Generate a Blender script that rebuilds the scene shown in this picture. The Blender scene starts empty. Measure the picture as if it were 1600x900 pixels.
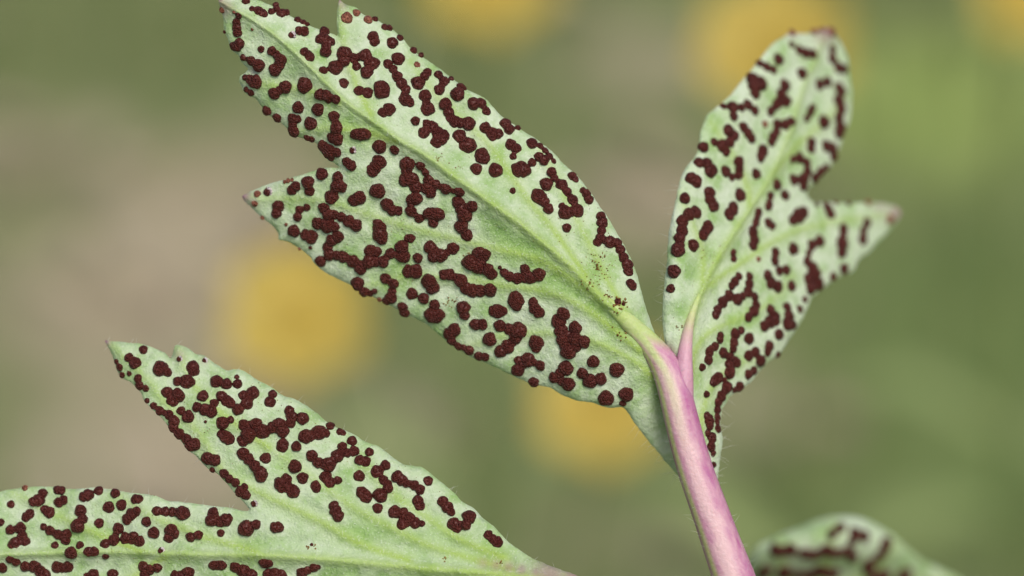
import bpy, math, random
import numpy as np
from mathutils import Vector, Matrix
from mathutils.geometry import delaunay_2d_cdt

SC = bpy.context.scene
COL = SC.collection
random.seed(7)
RNG = np.random.default_rng(7)

# ------------------------------------------------------------------ camera
MM = 0.001
D = 138.889                       # mm from lens to the plane of the leaf
PITCH = math.radians(30)
RIGHT = np.array([1.0, 0, 0])
FWD = np.array([0, math.cos(PITCH), -math.sin(PITCH)])
UP = np.array([0, math.sin(PITCH), math.cos(PITCH)])
FOC = np.array([0, 0, 0.2055])    # the point of the leaf on the lens axis
CAMP = FOC - FWD * D * MM
KPX = 50.0 / 1600                 # mm per photograph pixel in the leaf plane

cam = bpy.data.objects.new('camera', bpy.data.cameras.new('camera'))
COL.objects.link(cam)
cam.location = CAMP
cam.rotation_euler = (math.radians(90) - PITCH, 0, 0)
cam.data.lens = 100
cam.data.sensor_width = 36
cam.data.clip_start = 0.01
cam.data.clip_end = 100
cam.data.dof.use_dof = True
cam.data.dof.focus_distance = (D + 0.35) * MM
cam.data.dof.aperture_fstop = 16.5
SC.camera = cam

# ------------------------------------------------------------------ light
SUN_EL, SUN_AZ = math.radians(55), math.radians(156)   # azimuth clockwise from +Y
world = bpy.data.worlds.new('World')
SC.world = world
world.use_nodes = True
wn = world.node_tree.nodes
sky = wn.new('ShaderNodeTexSky')
sky.sky_type = 'NISHITA'
sky.sun_disc = False
sky.sun_elevation = SUN_EL
sky.sun_rotation = SUN_AZ
sky.air_density = 1.0
sky.dust_density = 4.0
sky.ozone_density = 1.0
world.node_tree.links.new(sky.outputs[0], wn['Background'].inputs[0])
wn['Background'].inputs[1].default_value = 0.10
sun = bpy.data.objects.new('sun', bpy.data.lights.new('sun', 'SUN'))
COL.objects.link(sun)
sun.data.energy = 1.85
sun.data.angle = math.radians(25)
sun.data.color = (1.0, 0.955, 0.88)
sd = Vector((math.sin(SUN_AZ) * math.cos(SUN_EL), math.cos(SUN_AZ) * math.cos(SUN_EL), math.sin(SUN_EL)))
sun.rotation_euler = sd.to_track_quat('Z', 'Y').to_euler()
sun.location = (0, 0, 2)
SC.view_settings.view_transform = 'Standard'
SC.view_settings.look = 'None'
SC.view_settings.gamma = 1
SC.view_settings.exposure = 0.22

# ------------------------------------------------------------------ helpers
def w3(px, py, dep):
    """photograph position + depth behind the leaf plane (mm) -> world metres"""
    px = np.asarray(px, float); py = np.asarray(py, float); dep = np.asarray(dep, float)
    s = KPX * (D + dep) / D
    r = (px - 800) * s; u = (450 - py) * s
    return FOC + MM * (r[..., None] * RIGHT + u[..., None] * UP + dep[..., None] * FWD)

def hash2(ix, iy, seed):
    n = (ix.astype(np.int64) * 374761393 + iy.astype(np.int64) * 668265263 + seed * 974711) & 0x7fffffff
    n = ((n ^ (n >> 13)) * 1274126177) & 0x7fffffff
    return ((n ^ (n >> 16)) & 0xffff) / 65535.0

def vnoise(x, y, sc, seed=0):
    x = np.asarray(x, float) / sc; y = np.asarray(y, float) / sc
    ix = np.floor(x); iy = np.floor(y); fx = x - ix; fy = y - iy
    fx = fx * fx * fx * (fx * (fx * 6 - 15) + 10); fy = fy * fy * fy * (fy * (fy * 6 - 15) + 10)
    a = hash2(ix, iy, seed); b = hash2(ix + 1, iy, seed); c = hash2(ix, iy + 1, seed); d = hash2(ix + 1, iy + 1, seed)
    return (a + (b - a) * fx) * (1 - fy) + (c + (d - c) * fx) * fy - 0.5

def polydist(x, y, pl, signed=False):
    """distance to a polyline, arclength fraction, (signed: + below/right of travel)"""
    x = np.asarray(x, float); y = np.asarray(y, float)
    pl = np.asarray(pl, float)
    best = np.full(x.shape, 1e9); frac = np.zeros(x.shape); sg = np.ones(x.shape)
    seg = pl[1:] - pl[:-1]; L = np.hypot(seg[:, 0], seg[:, 1]); cum = np.concatenate([[0], np.cumsum(L)])
    for i in range(len(seg)):
        dx = x - pl[i, 0]; dy = y - pl[i, 1]
        t = np.clip((dx * seg[i, 0] + dy * seg[i, 1]) / max(L[i] ** 2, 1e-9), 0, 1)
        ex = dx - t * seg[i, 0]; ey = dy - t * seg[i, 1]
        d = np.hypot(ex, ey); m = d < best
        best = np.where(m, d, best); frac = np.where(m, (cum[i] + t * L[i]) / cum[-1], frac)
        sg = np.where(m, np.sign(seg[i, 0] * dy - seg[i, 1] * dx), sg)
    return best, frac, sg

def inside(x, y, poly):
    x = np.asarray(x, float); y = np.asarray(y, float); r = np.zeros(x.shape, bool)
    n = len(poly)
    for i in range(n):
        x0, y0 = poly[i]; x1, y1 = poly[(i + 1) % n]
        if y0 == y1: continue
        c = ((y0 > y) != (y1 > y)) & (x < (x1 - x0) * (y - y0) / (y1 - y0) + x0)
        r ^= c
    return r

def resample(pl, step):
    pl = np.asarray(pl, float); seg = np.diff(pl, axis=0); L = np.hypot(seg[:, 0], seg[:, 1])
    cum = np.concatenate([[0], np.cumsum(L)]); n = max(2, int(round(cum[-1] / step)) + 1)
    t = np.linspace(0, cum[-1], n)
    return np.stack([np.interp(t, cum, pl[:, k]) for k in range(pl.shape[1])], 1)

def smooth_line(pl, step):
    p = resample(pl, step)
    for _ in range(12):
        q = p.copy(); q[1:-1] = (p[:-2] + 2 * p[1:-1] + p[2:]) / 4; p = q
    return p

def pts(s):
    return [tuple(float(v) for v in a.split(',')) for a in s.split()]

def mesh_obj(name, V, F, mat, parent=None, origin=None, loc=None, attrs=None, smooth=True):
    """V in world metres; the object's own origin is at loc (world)"""
    V = np.asarray(V, float)
    if loc is None: loc = origin if origin is not None else np.zeros(3)
    me = bpy.data.meshes.new(name)
    me.from_pydata((V - loc).tolist(), [], F)
    if smooth: me.polygons.foreach_set('use_smooth', [True] * len(me.polygons))
    for m in (mat if isinstance(mat, (list, tuple)) else [mat]): me.materials.append(m)
    for k, a in (attrs or {}).items():
        at = me.attributes.new(k, 'FLOAT', 'POINT'); at.data.foreach_set('value', np.asarray(a, np.float32))
    me.update()
    o = bpy.data.objects.new(name, me)
    COL.objects.link(o)
    if parent is not None: o.parent = parent
    o.location = np.asarray(loc) - (origin if origin is not None else np.zeros(3))
    return o

def thing(name, label, cat, loc, group=None):
    o = bpy.data.objects.new(name, None); COL.objects.link(o)
    o.location = loc; o.empty_display_size = 0.01
    o['label'] = label; o['category'] = cat
    if group: o['group'] = group
    return o

# ------------------------------------------------------------------ materials
def mat(name):
    m = bpy.data.materials.new(name); m.use_nodes = True
    nt = m.node_tree; b = nt.nodes['Principled BSDF']
    return m, nt, b

def N(nt, kind, **kw):
    n = nt.nodes.new(kind)
    for k, v in kw.items():
        if isinstance(k, str) and k.startswith('i_'): n.inputs[k[2:].replace('_', ' ')].default_value = v
        else: setattr(n, k, v)
    return n

def mixc(nt, fac, a, b):
    n = nt.nodes.new('ShaderNodeMix'); n.data_type = 'RGBA'
    for sock, v in ((n.inputs[0], fac), (n.inputs[6], a), (n.inputs[7], b)):
        if hasattr(v, 'is_linked') or hasattr(v, 'links'): nt.links.new(v, sock)
        elif isinstance(v, tuple): sock.default_value = (*v, 1)
        else: sock.default_value = v
    return n.outputs[2]

def ramp(nt, src, lo, hi):
    n = nt.nodes.new('ShaderNodeMapRange'); n.inputs[1].default_value = lo; n.inputs[2].default_value = hi
    nt.links.new(src, n.inputs[0]); return n.outputs[0]

def mul(nt, a, b):
    n = nt.nodes.new('ShaderNodeMath'); n.operation = 'MULTIPLY'
    nt.links.new(a, n.inputs[0])
    if isinstance(b, (int, float)): n.inputs[1].default_value = b
    else: nt.links.new(b, n.inputs[1])
    return n.outputs[0]

def noise(nt, co, scale, detail=3, rough=0.55):
    n = nt.nodes.new('ShaderNodeTexNoise'); n.inputs['Scale'].default_value = scale
    n.inputs['Detail'].default_value = detail; n.inputs['Roughness'].default_value = rough
    nt.links.new(co, n.inputs['Vector']); return n.outputs['Fac']

def attr(nt, name):
    n = nt.nodes.new('ShaderNodeAttribute'); n.attribute_name = name; return n.outputs['Fac']

def leaf_material():
    m, nt, b = mat('leaf_underside')
    g = nt.nodes.new('ShaderNodeNewGeometry'); co = g.outputs['Position']
    PALE = (0.640, 0.740, 0.555); MID = (0.315, 0.500, 0.175); LUSH_SHADE = (0.165, 0.325, 0.065)
    VEIN = (0.370, 0.530, 0.105); PINK = (0.400, 0.170, 0.270)
    n1 = noise(nt, co, 620, 4, 0.6)                      # ~1.5 mm mottling
    n2 = noise(nt, co, 2600, 3, 0.6)                     # fine mottling
    c = mixc(nt, ramp(nt, n1, 0.45, 0.68), PALE, MID)
    c = mixc(nt, mul(nt, ramp(nt, n2, 0.50, 0.80), 0.45), c, MID)
    c = mixc(nt, attr(nt, 'lush_shade'), c, mixc(nt, ramp(nt, n2, 0.35, 0.65), LUSH_SHADE, MID))
    c = mixc(nt, attr(nt, 'vein'), c, VEIN)
    # fine net of veins
    v = nt.nodes.new('ShaderNodeTexVoronoi'); v.feature = 'DISTANCE_TO_EDGE'; v.inputs['Scale'].default_value = 1150
    nd = nt.nodes.new('ShaderNodeVectorMath'); nd.operation = 'ADD'
    nn = nt.nodes.new('ShaderNodeTexNoise'); nn.inputs['Scale'].default_value = 900; nt.links.new(co, nn.inputs['Vector'])
    sc = nt.nodes.new('ShaderNodeVectorMath'); sc.operation = 'SCALE'; sc.inputs['Scale'].default_value = 0.0011
    nt.links.new(nn.outputs['Color'], sc.inputs[0]); nt.links.new(co, nd.inputs[0]); nt.links.new(sc.outputs[0], nd.inputs[1])
    nt.links.new(nd.outputs[0], v.inputs['Vector'])
    net = ramp(nt, v.outputs['Distance'], 0.16, 0.0)
    c = mixc(nt, mul(nt, net, 0.20), c, (0.36, 0.52, 0.20))
    # whitish felt speckles
    n3 = noise(nt, co, 9000, 2, 0.5)
    c = mixc(nt, mul(nt, ramp(nt, n3, 0.56, 0.72), 0.40), c, (0.74, 0.80, 0.68))
    c = mixc(nt, attr(nt, 'pink'), c, PINK)
    nt.links.new(c, b.inputs['Base Color'])
    b.inputs['Roughness'].default_value = 0.62
    b.inputs['Specular IOR Level'].default_value = 0.28
    b.inputs['Sheen Weight'].default_value = 0.10
    bp = nt.nodes.new('ShaderNodeBump'); bp.inputs['Distance'].default_value = 0.00008; bp.inputs['Strength'].default_value = 0.9
    h = nt.nodes.new('ShaderNodeMath'); h.operation = 'ADD'
    nt.links.new(mul(nt, n3, 0.7), h.inputs[0]); nt.links.new(mul(nt, n2, 1.6), h.inputs[1])
    nt.links.new(h.outputs[0], bp.inputs['Height']); nt.links.new(bp.outputs[0], b.inputs['Normal'])
    tr = nt.nodes.new('ShaderNodeBsdfTranslucent'); nt.links.new(c, tr.inputs[0])
    mx = nt.nodes.new('ShaderNodeMixShader'); mx.inputs[0].default_value = 0.18
    nt.links.new(b.outputs[0], mx.inputs[1]); nt.links.new(tr.outputs[0], mx.inputs[2])
    nt.links.new(mx.outputs[0], nt.nodes['Material Output'].inputs[0])
    return m

def pustule_material(name, c0, c1, c2):
    m, nt, b = mat(name)
    g = nt.nodes.new('ShaderNodeNewGeometry'); co = g.outputs['Position']
    n1 = noise(nt, co, 2200, 3); n2 = noise(nt, co, 17000, 2, 0.6)
    c = mixc(nt, ramp(nt, n1, 0.35, 0.7), c0, c1)
    c = mixc(nt, mul(nt, ramp(nt, n2, 0.5, 0.75), 0.55), c, c2)
    nt.links.new(c, b.inputs['Base Color'])
    b.inputs['Roughness'].default_value = 0.48
    b.inputs['Specular IOR Level'].default_value = 0.30
    bp = nt.nodes.new('ShaderNodeBump'); bp.inputs['Distance'].default_value = 0.00011; bp.inputs['Strength'].default_value = 1.0
    v = nt.nodes.new('ShaderNodeTexVoronoi'); v.inputs['Scale'].default_value = 11000; nt.links.new(co, v.inputs['Vector'])
    iv = ramp(nt, v.outputs['Distance'], 0.7, 0.0)
    nt.links.new(iv, bp.inputs['Height']); nt.links.new(bp.outputs[0], b.inputs['Normal'])
    return m

def stalk_material():
    m, nt, b = mat('pink_stalk')
    g = nt.nodes.new('ShaderNodeNewGeometry'); co = g.outputs['Position']
    n1 = noise(nt, co, 700, 4, 0.6); n2 = noise(nt, co, 5000, 3, 0.6)
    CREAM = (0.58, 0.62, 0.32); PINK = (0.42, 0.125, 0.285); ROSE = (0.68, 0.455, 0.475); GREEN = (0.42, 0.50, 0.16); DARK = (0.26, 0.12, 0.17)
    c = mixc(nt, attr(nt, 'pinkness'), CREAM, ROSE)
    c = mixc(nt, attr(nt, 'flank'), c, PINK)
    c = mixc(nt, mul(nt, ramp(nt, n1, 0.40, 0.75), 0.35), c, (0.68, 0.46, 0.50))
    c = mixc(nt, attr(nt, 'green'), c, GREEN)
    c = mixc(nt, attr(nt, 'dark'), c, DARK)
    c = mixc(nt, attr(nt, 'leafy'), c, mixc(nt, ramp(nt, n1, 0.35, 0.65), (0.39, 0.53, 0.13), (0.48, 0.58, 0.24)))
    c = mixc(nt, mul(nt, ramp(nt, n2, 0.5, 0.8), 0.18), c, (0.75, 0.66, 0.66))
    nt.links.new(c, b.inputs['Base Color'])
    b.inputs['Roughness'].default_value = 0.42
    b.inputs['Specular IOR Level'].default_value = 0.4
    b.inputs['Subsurface Weight'].default_value = 0.25
    b.inputs['Subsurface Radius'].default_value = (0.0006, 0.0004, 0.0003)
    b.inputs['Subsurface Scale'].default_value = 1.0
    bp = nt.nodes.new('ShaderNodeBump'); bp.inputs['Distance'].default_value = 0.00007; bp.inputs['Strength'].default_value = 0.8
    nt.links.new(n2, bp.inputs['Height']); nt.links.new(bp.outputs[0], b.inputs['Normal'])
    return m

def plain(name, col, rough=0.6, spec=0.3, var=None, scale=300, trans=0.0):
    m, nt, b = mat(name)
    g = nt.nodes.new('ShaderNodeNewGeometry')
    c2 = var or tuple(v * 0.75 for v in col)
    c = mixc(nt, ramp(nt, noise(nt, g.outputs['Position'], scale), 0.35, 0.68), col, c2)
    nt.links.new(c, b.inputs['Base Color']); b.inputs['Roughness'].default_value = rough
    b.inputs['Specular IOR Level'].default_value = spec
    if trans:
        tr = nt.nodes.new('ShaderNodeBsdfTranslucent'); nt.links.new(c, tr.inputs[0])
        mx = nt.nodes.new('ShaderNodeMixShader'); mx.inputs[0].default_value = trans
        nt.links.new(b.outputs[0], mx.inputs[1]); nt.links.new(tr.outputs[0], mx.inputs[2])
        nt.links.new(mx.outputs[0], nt.nodes['Material Output'].inputs[0])
    return m

M_LEAF = leaf_material()
M_PUST = pustule_material('rust_spores', (0.066, 0.0110, 0.0080), (0.090, 0.0165, 0.0110), (0.150, 0.036, 0.023))
M_YOUNG = pustule_material('young_rust_spores', (0.20, 0.065, 0.040), (0.27, 0.10, 0.060), (0.34, 0.15, 0.09))
M_PALE = pustule_material('torn_leaf_skin', (0.62, 0.52, 0.54), (0.70, 0.62, 0.62), (0.8, 0.76, 0.74))
M_STALK = stalk_material()
M_HAIR = plain('plant_hair', (0.78, 0.80, 0.72), 0.4, 0.5, trans=0.3)
M_DUST = plain('spore_dust', (0.12, 0.05, 0.02), 0.8, 0.1, var=(0.30, 0.19, 0.05), scale=4000)

# ------------------------------------------------------------------ ground (blurred meadow behind)
def ground_hit(px, py):
    d = FWD * D + RIGHT * (px - 800) * KPX + UP * (450 - py) * KPX
    t = -CAMP[2] / d[2]
    return CAMP + d * t

# dry litter patches / fresh green patches lying on the ground: (place, radius in m, kind)
PATCH = [((215, 470), .030, 1), ((330, 330), .022, 1), ((250, 720), .026, 1), ((1010, 90), .020, .7), ((1020, 330), .020, 1),
         ((60, 260), .022, .5), ((600, 700), .018, .35), ((1200, 640), .018, .5), ((420, 230), .016, .4), ((930, 850), .012, .2),
         ((1450, 150), .036, -1), ((1560, 480), .040, -.55), ((1450, 740), .035, -.55), ((560, 60), .02, -.1), ((1300, 450), .02, -.2)]
PATCH = [(ground_hit(*p), r, k) for p, r, k in PATCH]

def ground_material():
    m, nt, b = mat('meadow_soil')
    g = nt.nodes.new('ShaderNodeNewGeometry'); co = g.outputs['Position']
    n1 = noise(nt, co, 60, 5, 0.6); n2 = noise(nt, co, 9, 3)
    c = mixc(nt, ramp(nt, n1, 0.35, 0.7), (0.130, 0.175, 0.062), (0.205, 0.220, 0.100))
    def blob(p, r):
        s = nt.nodes.new('ShaderNodeVectorMath'); s.operation = 'DISTANCE'; nt.links.new(co, s.inputs[0]); s.inputs[1].default_value = p
        n = nt.nodes.new('ShaderNodeMapRange'); n.interpolation_type = 'SMOOTHERSTEP'
        n.inputs[1].default_value = r * 1.7; n.inputs[2].default_value = r * 0.2; nt.links.new(s.outputs['Value'], n.inputs[0]); return n.outputs[0]
    for p, r, k in PATCH:
        col = mixc(nt, ramp(nt, n1, 0.35, 0.7), (0.095, 0.165, 0.04), (0.14, 0.21, 0.06)) if -.9 < k < 0 else mixc(nt, ramp(nt, n1, 0.35, 0.7), (0.36, 0.295, 0.195), (0.47, 0.405, 0.29)) if k > 0 else mixc(nt, ramp(nt, n1, 0.35, 0.7), (0.27, 0.37, 0.09), (0.38, 0.46, 0.15))
        c = mixc(nt, mul(nt, blob(p, r), abs(k) * .9), c, col)
    nt.links.new(c, b.inputs['Base Color']); b.inputs['Roughness'].default_value = 0.9
    b.inputs['Specular IOR Level'].default_value = 0.15
    bp = nt.nodes.new('ShaderNodeBump'); bp.inputs['Distance'].default_value = 0.002
    nt.links.new(n1, bp.inputs['Height']); nt.links.new(bp.outputs[0], b.inputs['Normal'])
    return m

def build_ground():
    n = 90; u = np.linspace(-1, 1, n); e = np.sign(u) * np.abs(u) ** 3 * 8 + u * 0.45
    X, Y = np.meshgrid(e, e + 0.35)
    r = np.hypot(X, Y - 0.35)
    Z = 0.006 * vnoise(X, Y, 0.06, 3) + 0.003 * vnoise(X, Y, 0.02, 4) + 0.25 * vnoise(X, Y, 2.0, 9) * np.clip((r - 0.8) / 3, 0, 1)
    V = np.stack([X, Y, Z], -1).reshape(-1, 3)
    F = [(i * n + j, i * n + j + 1, (i + 1) * n + j + 1, (i + 1) * n + j) for i in range(n - 1) for j in range(n - 1)]
    o = mesh_obj('ground', V, F, ground_material()); o['kind'] = 'structure'
    o['label'] = 'mossy green meadow ground with tan litter patches, far out of focus'; o['category'] = 'ground'

def patch_value(x, y):
    v = np.zeros_like(x)
    for p, r, k in PATCH:
        v = v + k * np.exp(-((x - p[0]) ** 2 + (y - p[1]) ** 2) / (r * r))
    return v

def build_turf():
    # short grass: thin bent blades; fewer where the dry litter lies
    V, F = [], []
    n = 9000
    X = RNG.uniform(-.40, .40, n); Y = RNG.uniform(-.02, .95, n); pv = patch_value(X, Y)
    keep = RNG.random(n) < np.where(pv > .3, .25, .9)
    for x, y in zip(X[keep], Y[keep]):
        h = random.uniform(.006, .020); w = random.uniform(.0006, .0012); a = random.uniform(0, 6.283); b = random.uniform(.2, .9) * h; f = random.uniform(0, 6.283)
        s = len(V); dx, dy = math.cos(a) * w, math.sin(a) * w; bx, by = math.cos(f) * b, math.sin(f) * b
        z0 = -0.004
        V += [(x - dx, y - dy, z0), (x + dx, y + dy, z0), (x - dx * .8 + bx * .3, y - dy * .8 + by * .3, h * .6), (x + dx * .8 + bx * .3, y + dy * .8 + by * .3, h * .6), (x + bx, y + by, h)]
        F += [(s, s + 1, s + 3, s + 2), (s + 2, s + 3, s + 4)]
    m = plain('grass_blade', (0.150, 0.205, 0.058), .55, .25, var=(0.225, 0.255, 0.105), scale=25, trans=.25)
    o = mesh_obj('meadow_grass', V, F, m); o['kind'] = 'stuff'; o['label'] = 'short blurred meadow grass covering the ground'; o['category'] = 'grass'
    # dry leaf scraps
    V, F = [], []
    n = 1500
    X = RNG.uniform(-.40, .40, n); Y = RNG.uniform(-.02, .95, n); pv = patch_value(X, Y)
    keep = RNG.random(n) < np.where(pv > .25, .9, .06)
    for x, y in zip(X[keep], Y[keep]):
        L = random.uniform(.004, .010); a = random.uniform(0, 6.283); z = random.uniform(.003, .008); t = random.uniform(-.25, .25)
        ca, sa = math.cos(a), math.sin(a); s = len(V)
        for (q, p, c) in ((-1, 0, 0), (-.35, .42, .22), (.4, .38, .2), (1, 0, .05), (.4, -.38, .2), (-.35, -.42, .22), (0, 0, 0)):
            V.append((x + L * (q * ca - p * sa), y + L * (q * sa + p * ca), z + L * (c + t * q)))
        F += [(s + i, s + (i + 1) % 6, s + 6) for i in range(6)]
    m = plain('dry_leaf', (0.39, 0.315, 0.215), .8, .2, var=(0.50, 0.435, 0.32), scale=90, trans=.2)
    o = mesh_obj('leaf_litter', V, F, m); o['kind'] = 'stuff'; o['label'] = 'tan scraps of dry leaf litter lying between the grass'; o['category'] = 'litter'

build_ground()
build_turf()

# ------------------------------------------------------------------ leaves
OUT_BIG = pts('''341,-8 356,-9 385,-6 405,1 427,10 452,24 484,40 503,47 520,53 528,58 526,36 527,15 529,-3 540,8 558,12 565,22 592,33 612,45
630,60 642,76 656,87 672,97 700,117 729,140 758,153 781,180 814,203 834,214 865,238 877,253 900,272 920,296 935,320 952,343 960,358 978,387 993,420
1002,455 1012,490 1025,527 1036,545 1052,580 1058,640 1066,700 1062,748 1055,737 1044,726 1026,704 1006,680 990,660 978,640 972,636 947,637 920,628 900,626 878,617 860,605
845,602 834,602 815,593 790,582 765,570 740,560 714,545 692,528 672,510 652,499 640,494 618,482 600,473 580,463 555,450 538,440 530,437 509,427 490,412
485,402 473,392 464,386 452,378 434,375 436,366 427,352 409,340 395,326 382,314 377,306 395,298 415,289 440,282 475,272 497,265 512,262 532,263
522,254 512,250 500,237 496,225 480,218 460,212 450,203 440,192 425,183 415,178 408,165 399,153 390,150 380,143 377,135 373,127 375,118 383,114
389,107 377,98 373,87 362,79 358,69 355,58 350,48 349,29 345,15 341,2''')
OUT_SIDE = pts('''1042,552 1036,520 1035,490 1037,452 1041,420 1043,395 1045,362 1050,338 1056,312 1062,280 1074,258 1085,247 1092,230 1094,208 1098,195
1105,180 1122,165 1140,150 1161,123 1179,103 1194,83 1209,67 1225,57 1238,46 1246,53 1262,53 1275,46 1293,42 1305,52 1315,70 1325,92 1328,125 1331,145
1330,165 1327,190 1319,210 1311,233 1301,254 1286,275 1271,287 1261,297 1262,307 1270,316 1290,316 1310,317 1330,318 1350,317 1376,317 1402,323 1408,333
1402,346 1386,364 1371,379 1358,395 1343,404 1332,426 1315,430 1300,440 1284,452 1268,465 1259,486 1251,503 1240,520 1230,535 1221,551 1203,564 1189,577
1178,592 1161,607 1141,618 1135,630 1127,640 1125,664 1130,684 1128,700 1125,716 1123,736 1120,757 1104,735 1090,690 1076,640 1066,590''')
OUT_LOW = pts('''163,531 172,533 195,535 227,538 245,545 259,552 267,563 271,550 273,538 288,540 305,553 322,556 335,568 357,580 363,577 376,576 400,592 424,604
440,618 460,623 485,637 502,652 515,663 545,675 560,683 575,693 590,696 604,706 621,720 632,727 646,728 660,730 676,742 693,756 708,768 722,784 740,794
755,810 774,824 790,843 811,859 835,874 865,886 896,897 930,912 925,922 880,922 800,940 700,962 560,985 400,1000 250,1004 100,990 0,975 -80,945 -150,905 -190,860
-150,840 -120,805 -60,790 0,768 20,764 40,761 80,760 100,764 125,764 145,761 170,764 196,769 240,773 262,783 280,784 297,786 320,789 344,791 366,795 386,799
392,797 376,779 366,771 354,755 340,740 327,734 310,716 293,702 284,690 273,677 262,664 255,655 247,648 235,636 225,626 221,615 213,605 205,597 191,591
182,578 178,562 172,546 165,536''')
OUT_BACK = pts('''1166,885 1172,867 1186,850 1215,836 1245,825 1275,812 1300,806 1330,806 1355,812 1376,824 1396,837 1415,855 1440,876 1470,889 1500,905 1530,930
1490,960 1430,985 1350,1003 1270,1005 1210,985 1180,945''')

MID_BIG = smooth_line(pts('345,3 380,22 420,47 450,72 490,110 540,160 574,184 626,220 666,243 710,276 760,312 800,340 850,380 880,406 916,440 950,473 968,491'), 5)
MID_SIDE = smooth_line(pts('1288,55 1275,95 1258,130 1246,170 1236,208 1222,240 1200,286 1170,330 1142,372 1116,414 1102,446 1086,480 1078,510 1072,545'), 5)
MID_LOW = smooth_line(pts('-185,862 -60,868 60,864 160,862 320,866 420,868 500,873 580,880 660,888 760,896 860,905 925,916'), 5)
MID_BACK = smooth_line(pts('1500,912 1420,905 1330,908 1250,925 1185,950'), 5)
VE_BIG = [pts('380,306 430,310 500,312 560,330 620,350 670,363 720,376 780,390 840,403 900,440 950,480'),
          pts('560,450 640,430 720,436 780,446 840,452 880,464 920,484 955,512 1000,548'),
          pts('720,545 800,520 860,520 920,530 980,556 1024,590'),
          pts('530,6 532,50 545,100 560,140 580,180'), pts('640,95 690,160 750,210 780,246 830,320 860,352 915,430'),
          pts('840,225 880,300 915,370 950,440 985,500'), pts('377,125 430,135 480,140 530,160'), pts('460,205 520,200 570,205 620,222')]
VE_SIDE = [pts('1400,334 1300,346 1240,362 1200,381 1160,410 1120,436 1100,452'), pts('1240,430 1210,468 1180,488 1150,500 1116,513 1096,527 1084,550 1078,590'),
           pts('1110,190 1140,230 1170,290 1172,322'), pts('1320,150 1290,190 1240,230 1210,268'), pts('1190,560 1150,570 1120,590 1100,630 1092,680'), pts('1060,300 1085,350 1100,400 1098,446')]
VE_LOW = [pts('172,537 200,565 236,600 260,632 310,672 346,738 400,768 440,786 500,814 560,850 640,876'), pts('420,700 480,740 540,786 570,804 620,828 660,850 720,868 800,890'),
          pts('560,720 610,770 654,800 690,824 720,846 790,872'), pts('275,545 300,600 350,650 420,700'), pts('20,770 80,800 140,830 220,862'), pts('180,770 240,810 320,840 400,862'), pts('100,980 180,920 260,868')]
VE_BACK = [pts('1300,812 1300,860 1280,915'), pts('1400,850 1370,890 1340,908'), pts('1215,842 1225,890 1240,925')]

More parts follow.
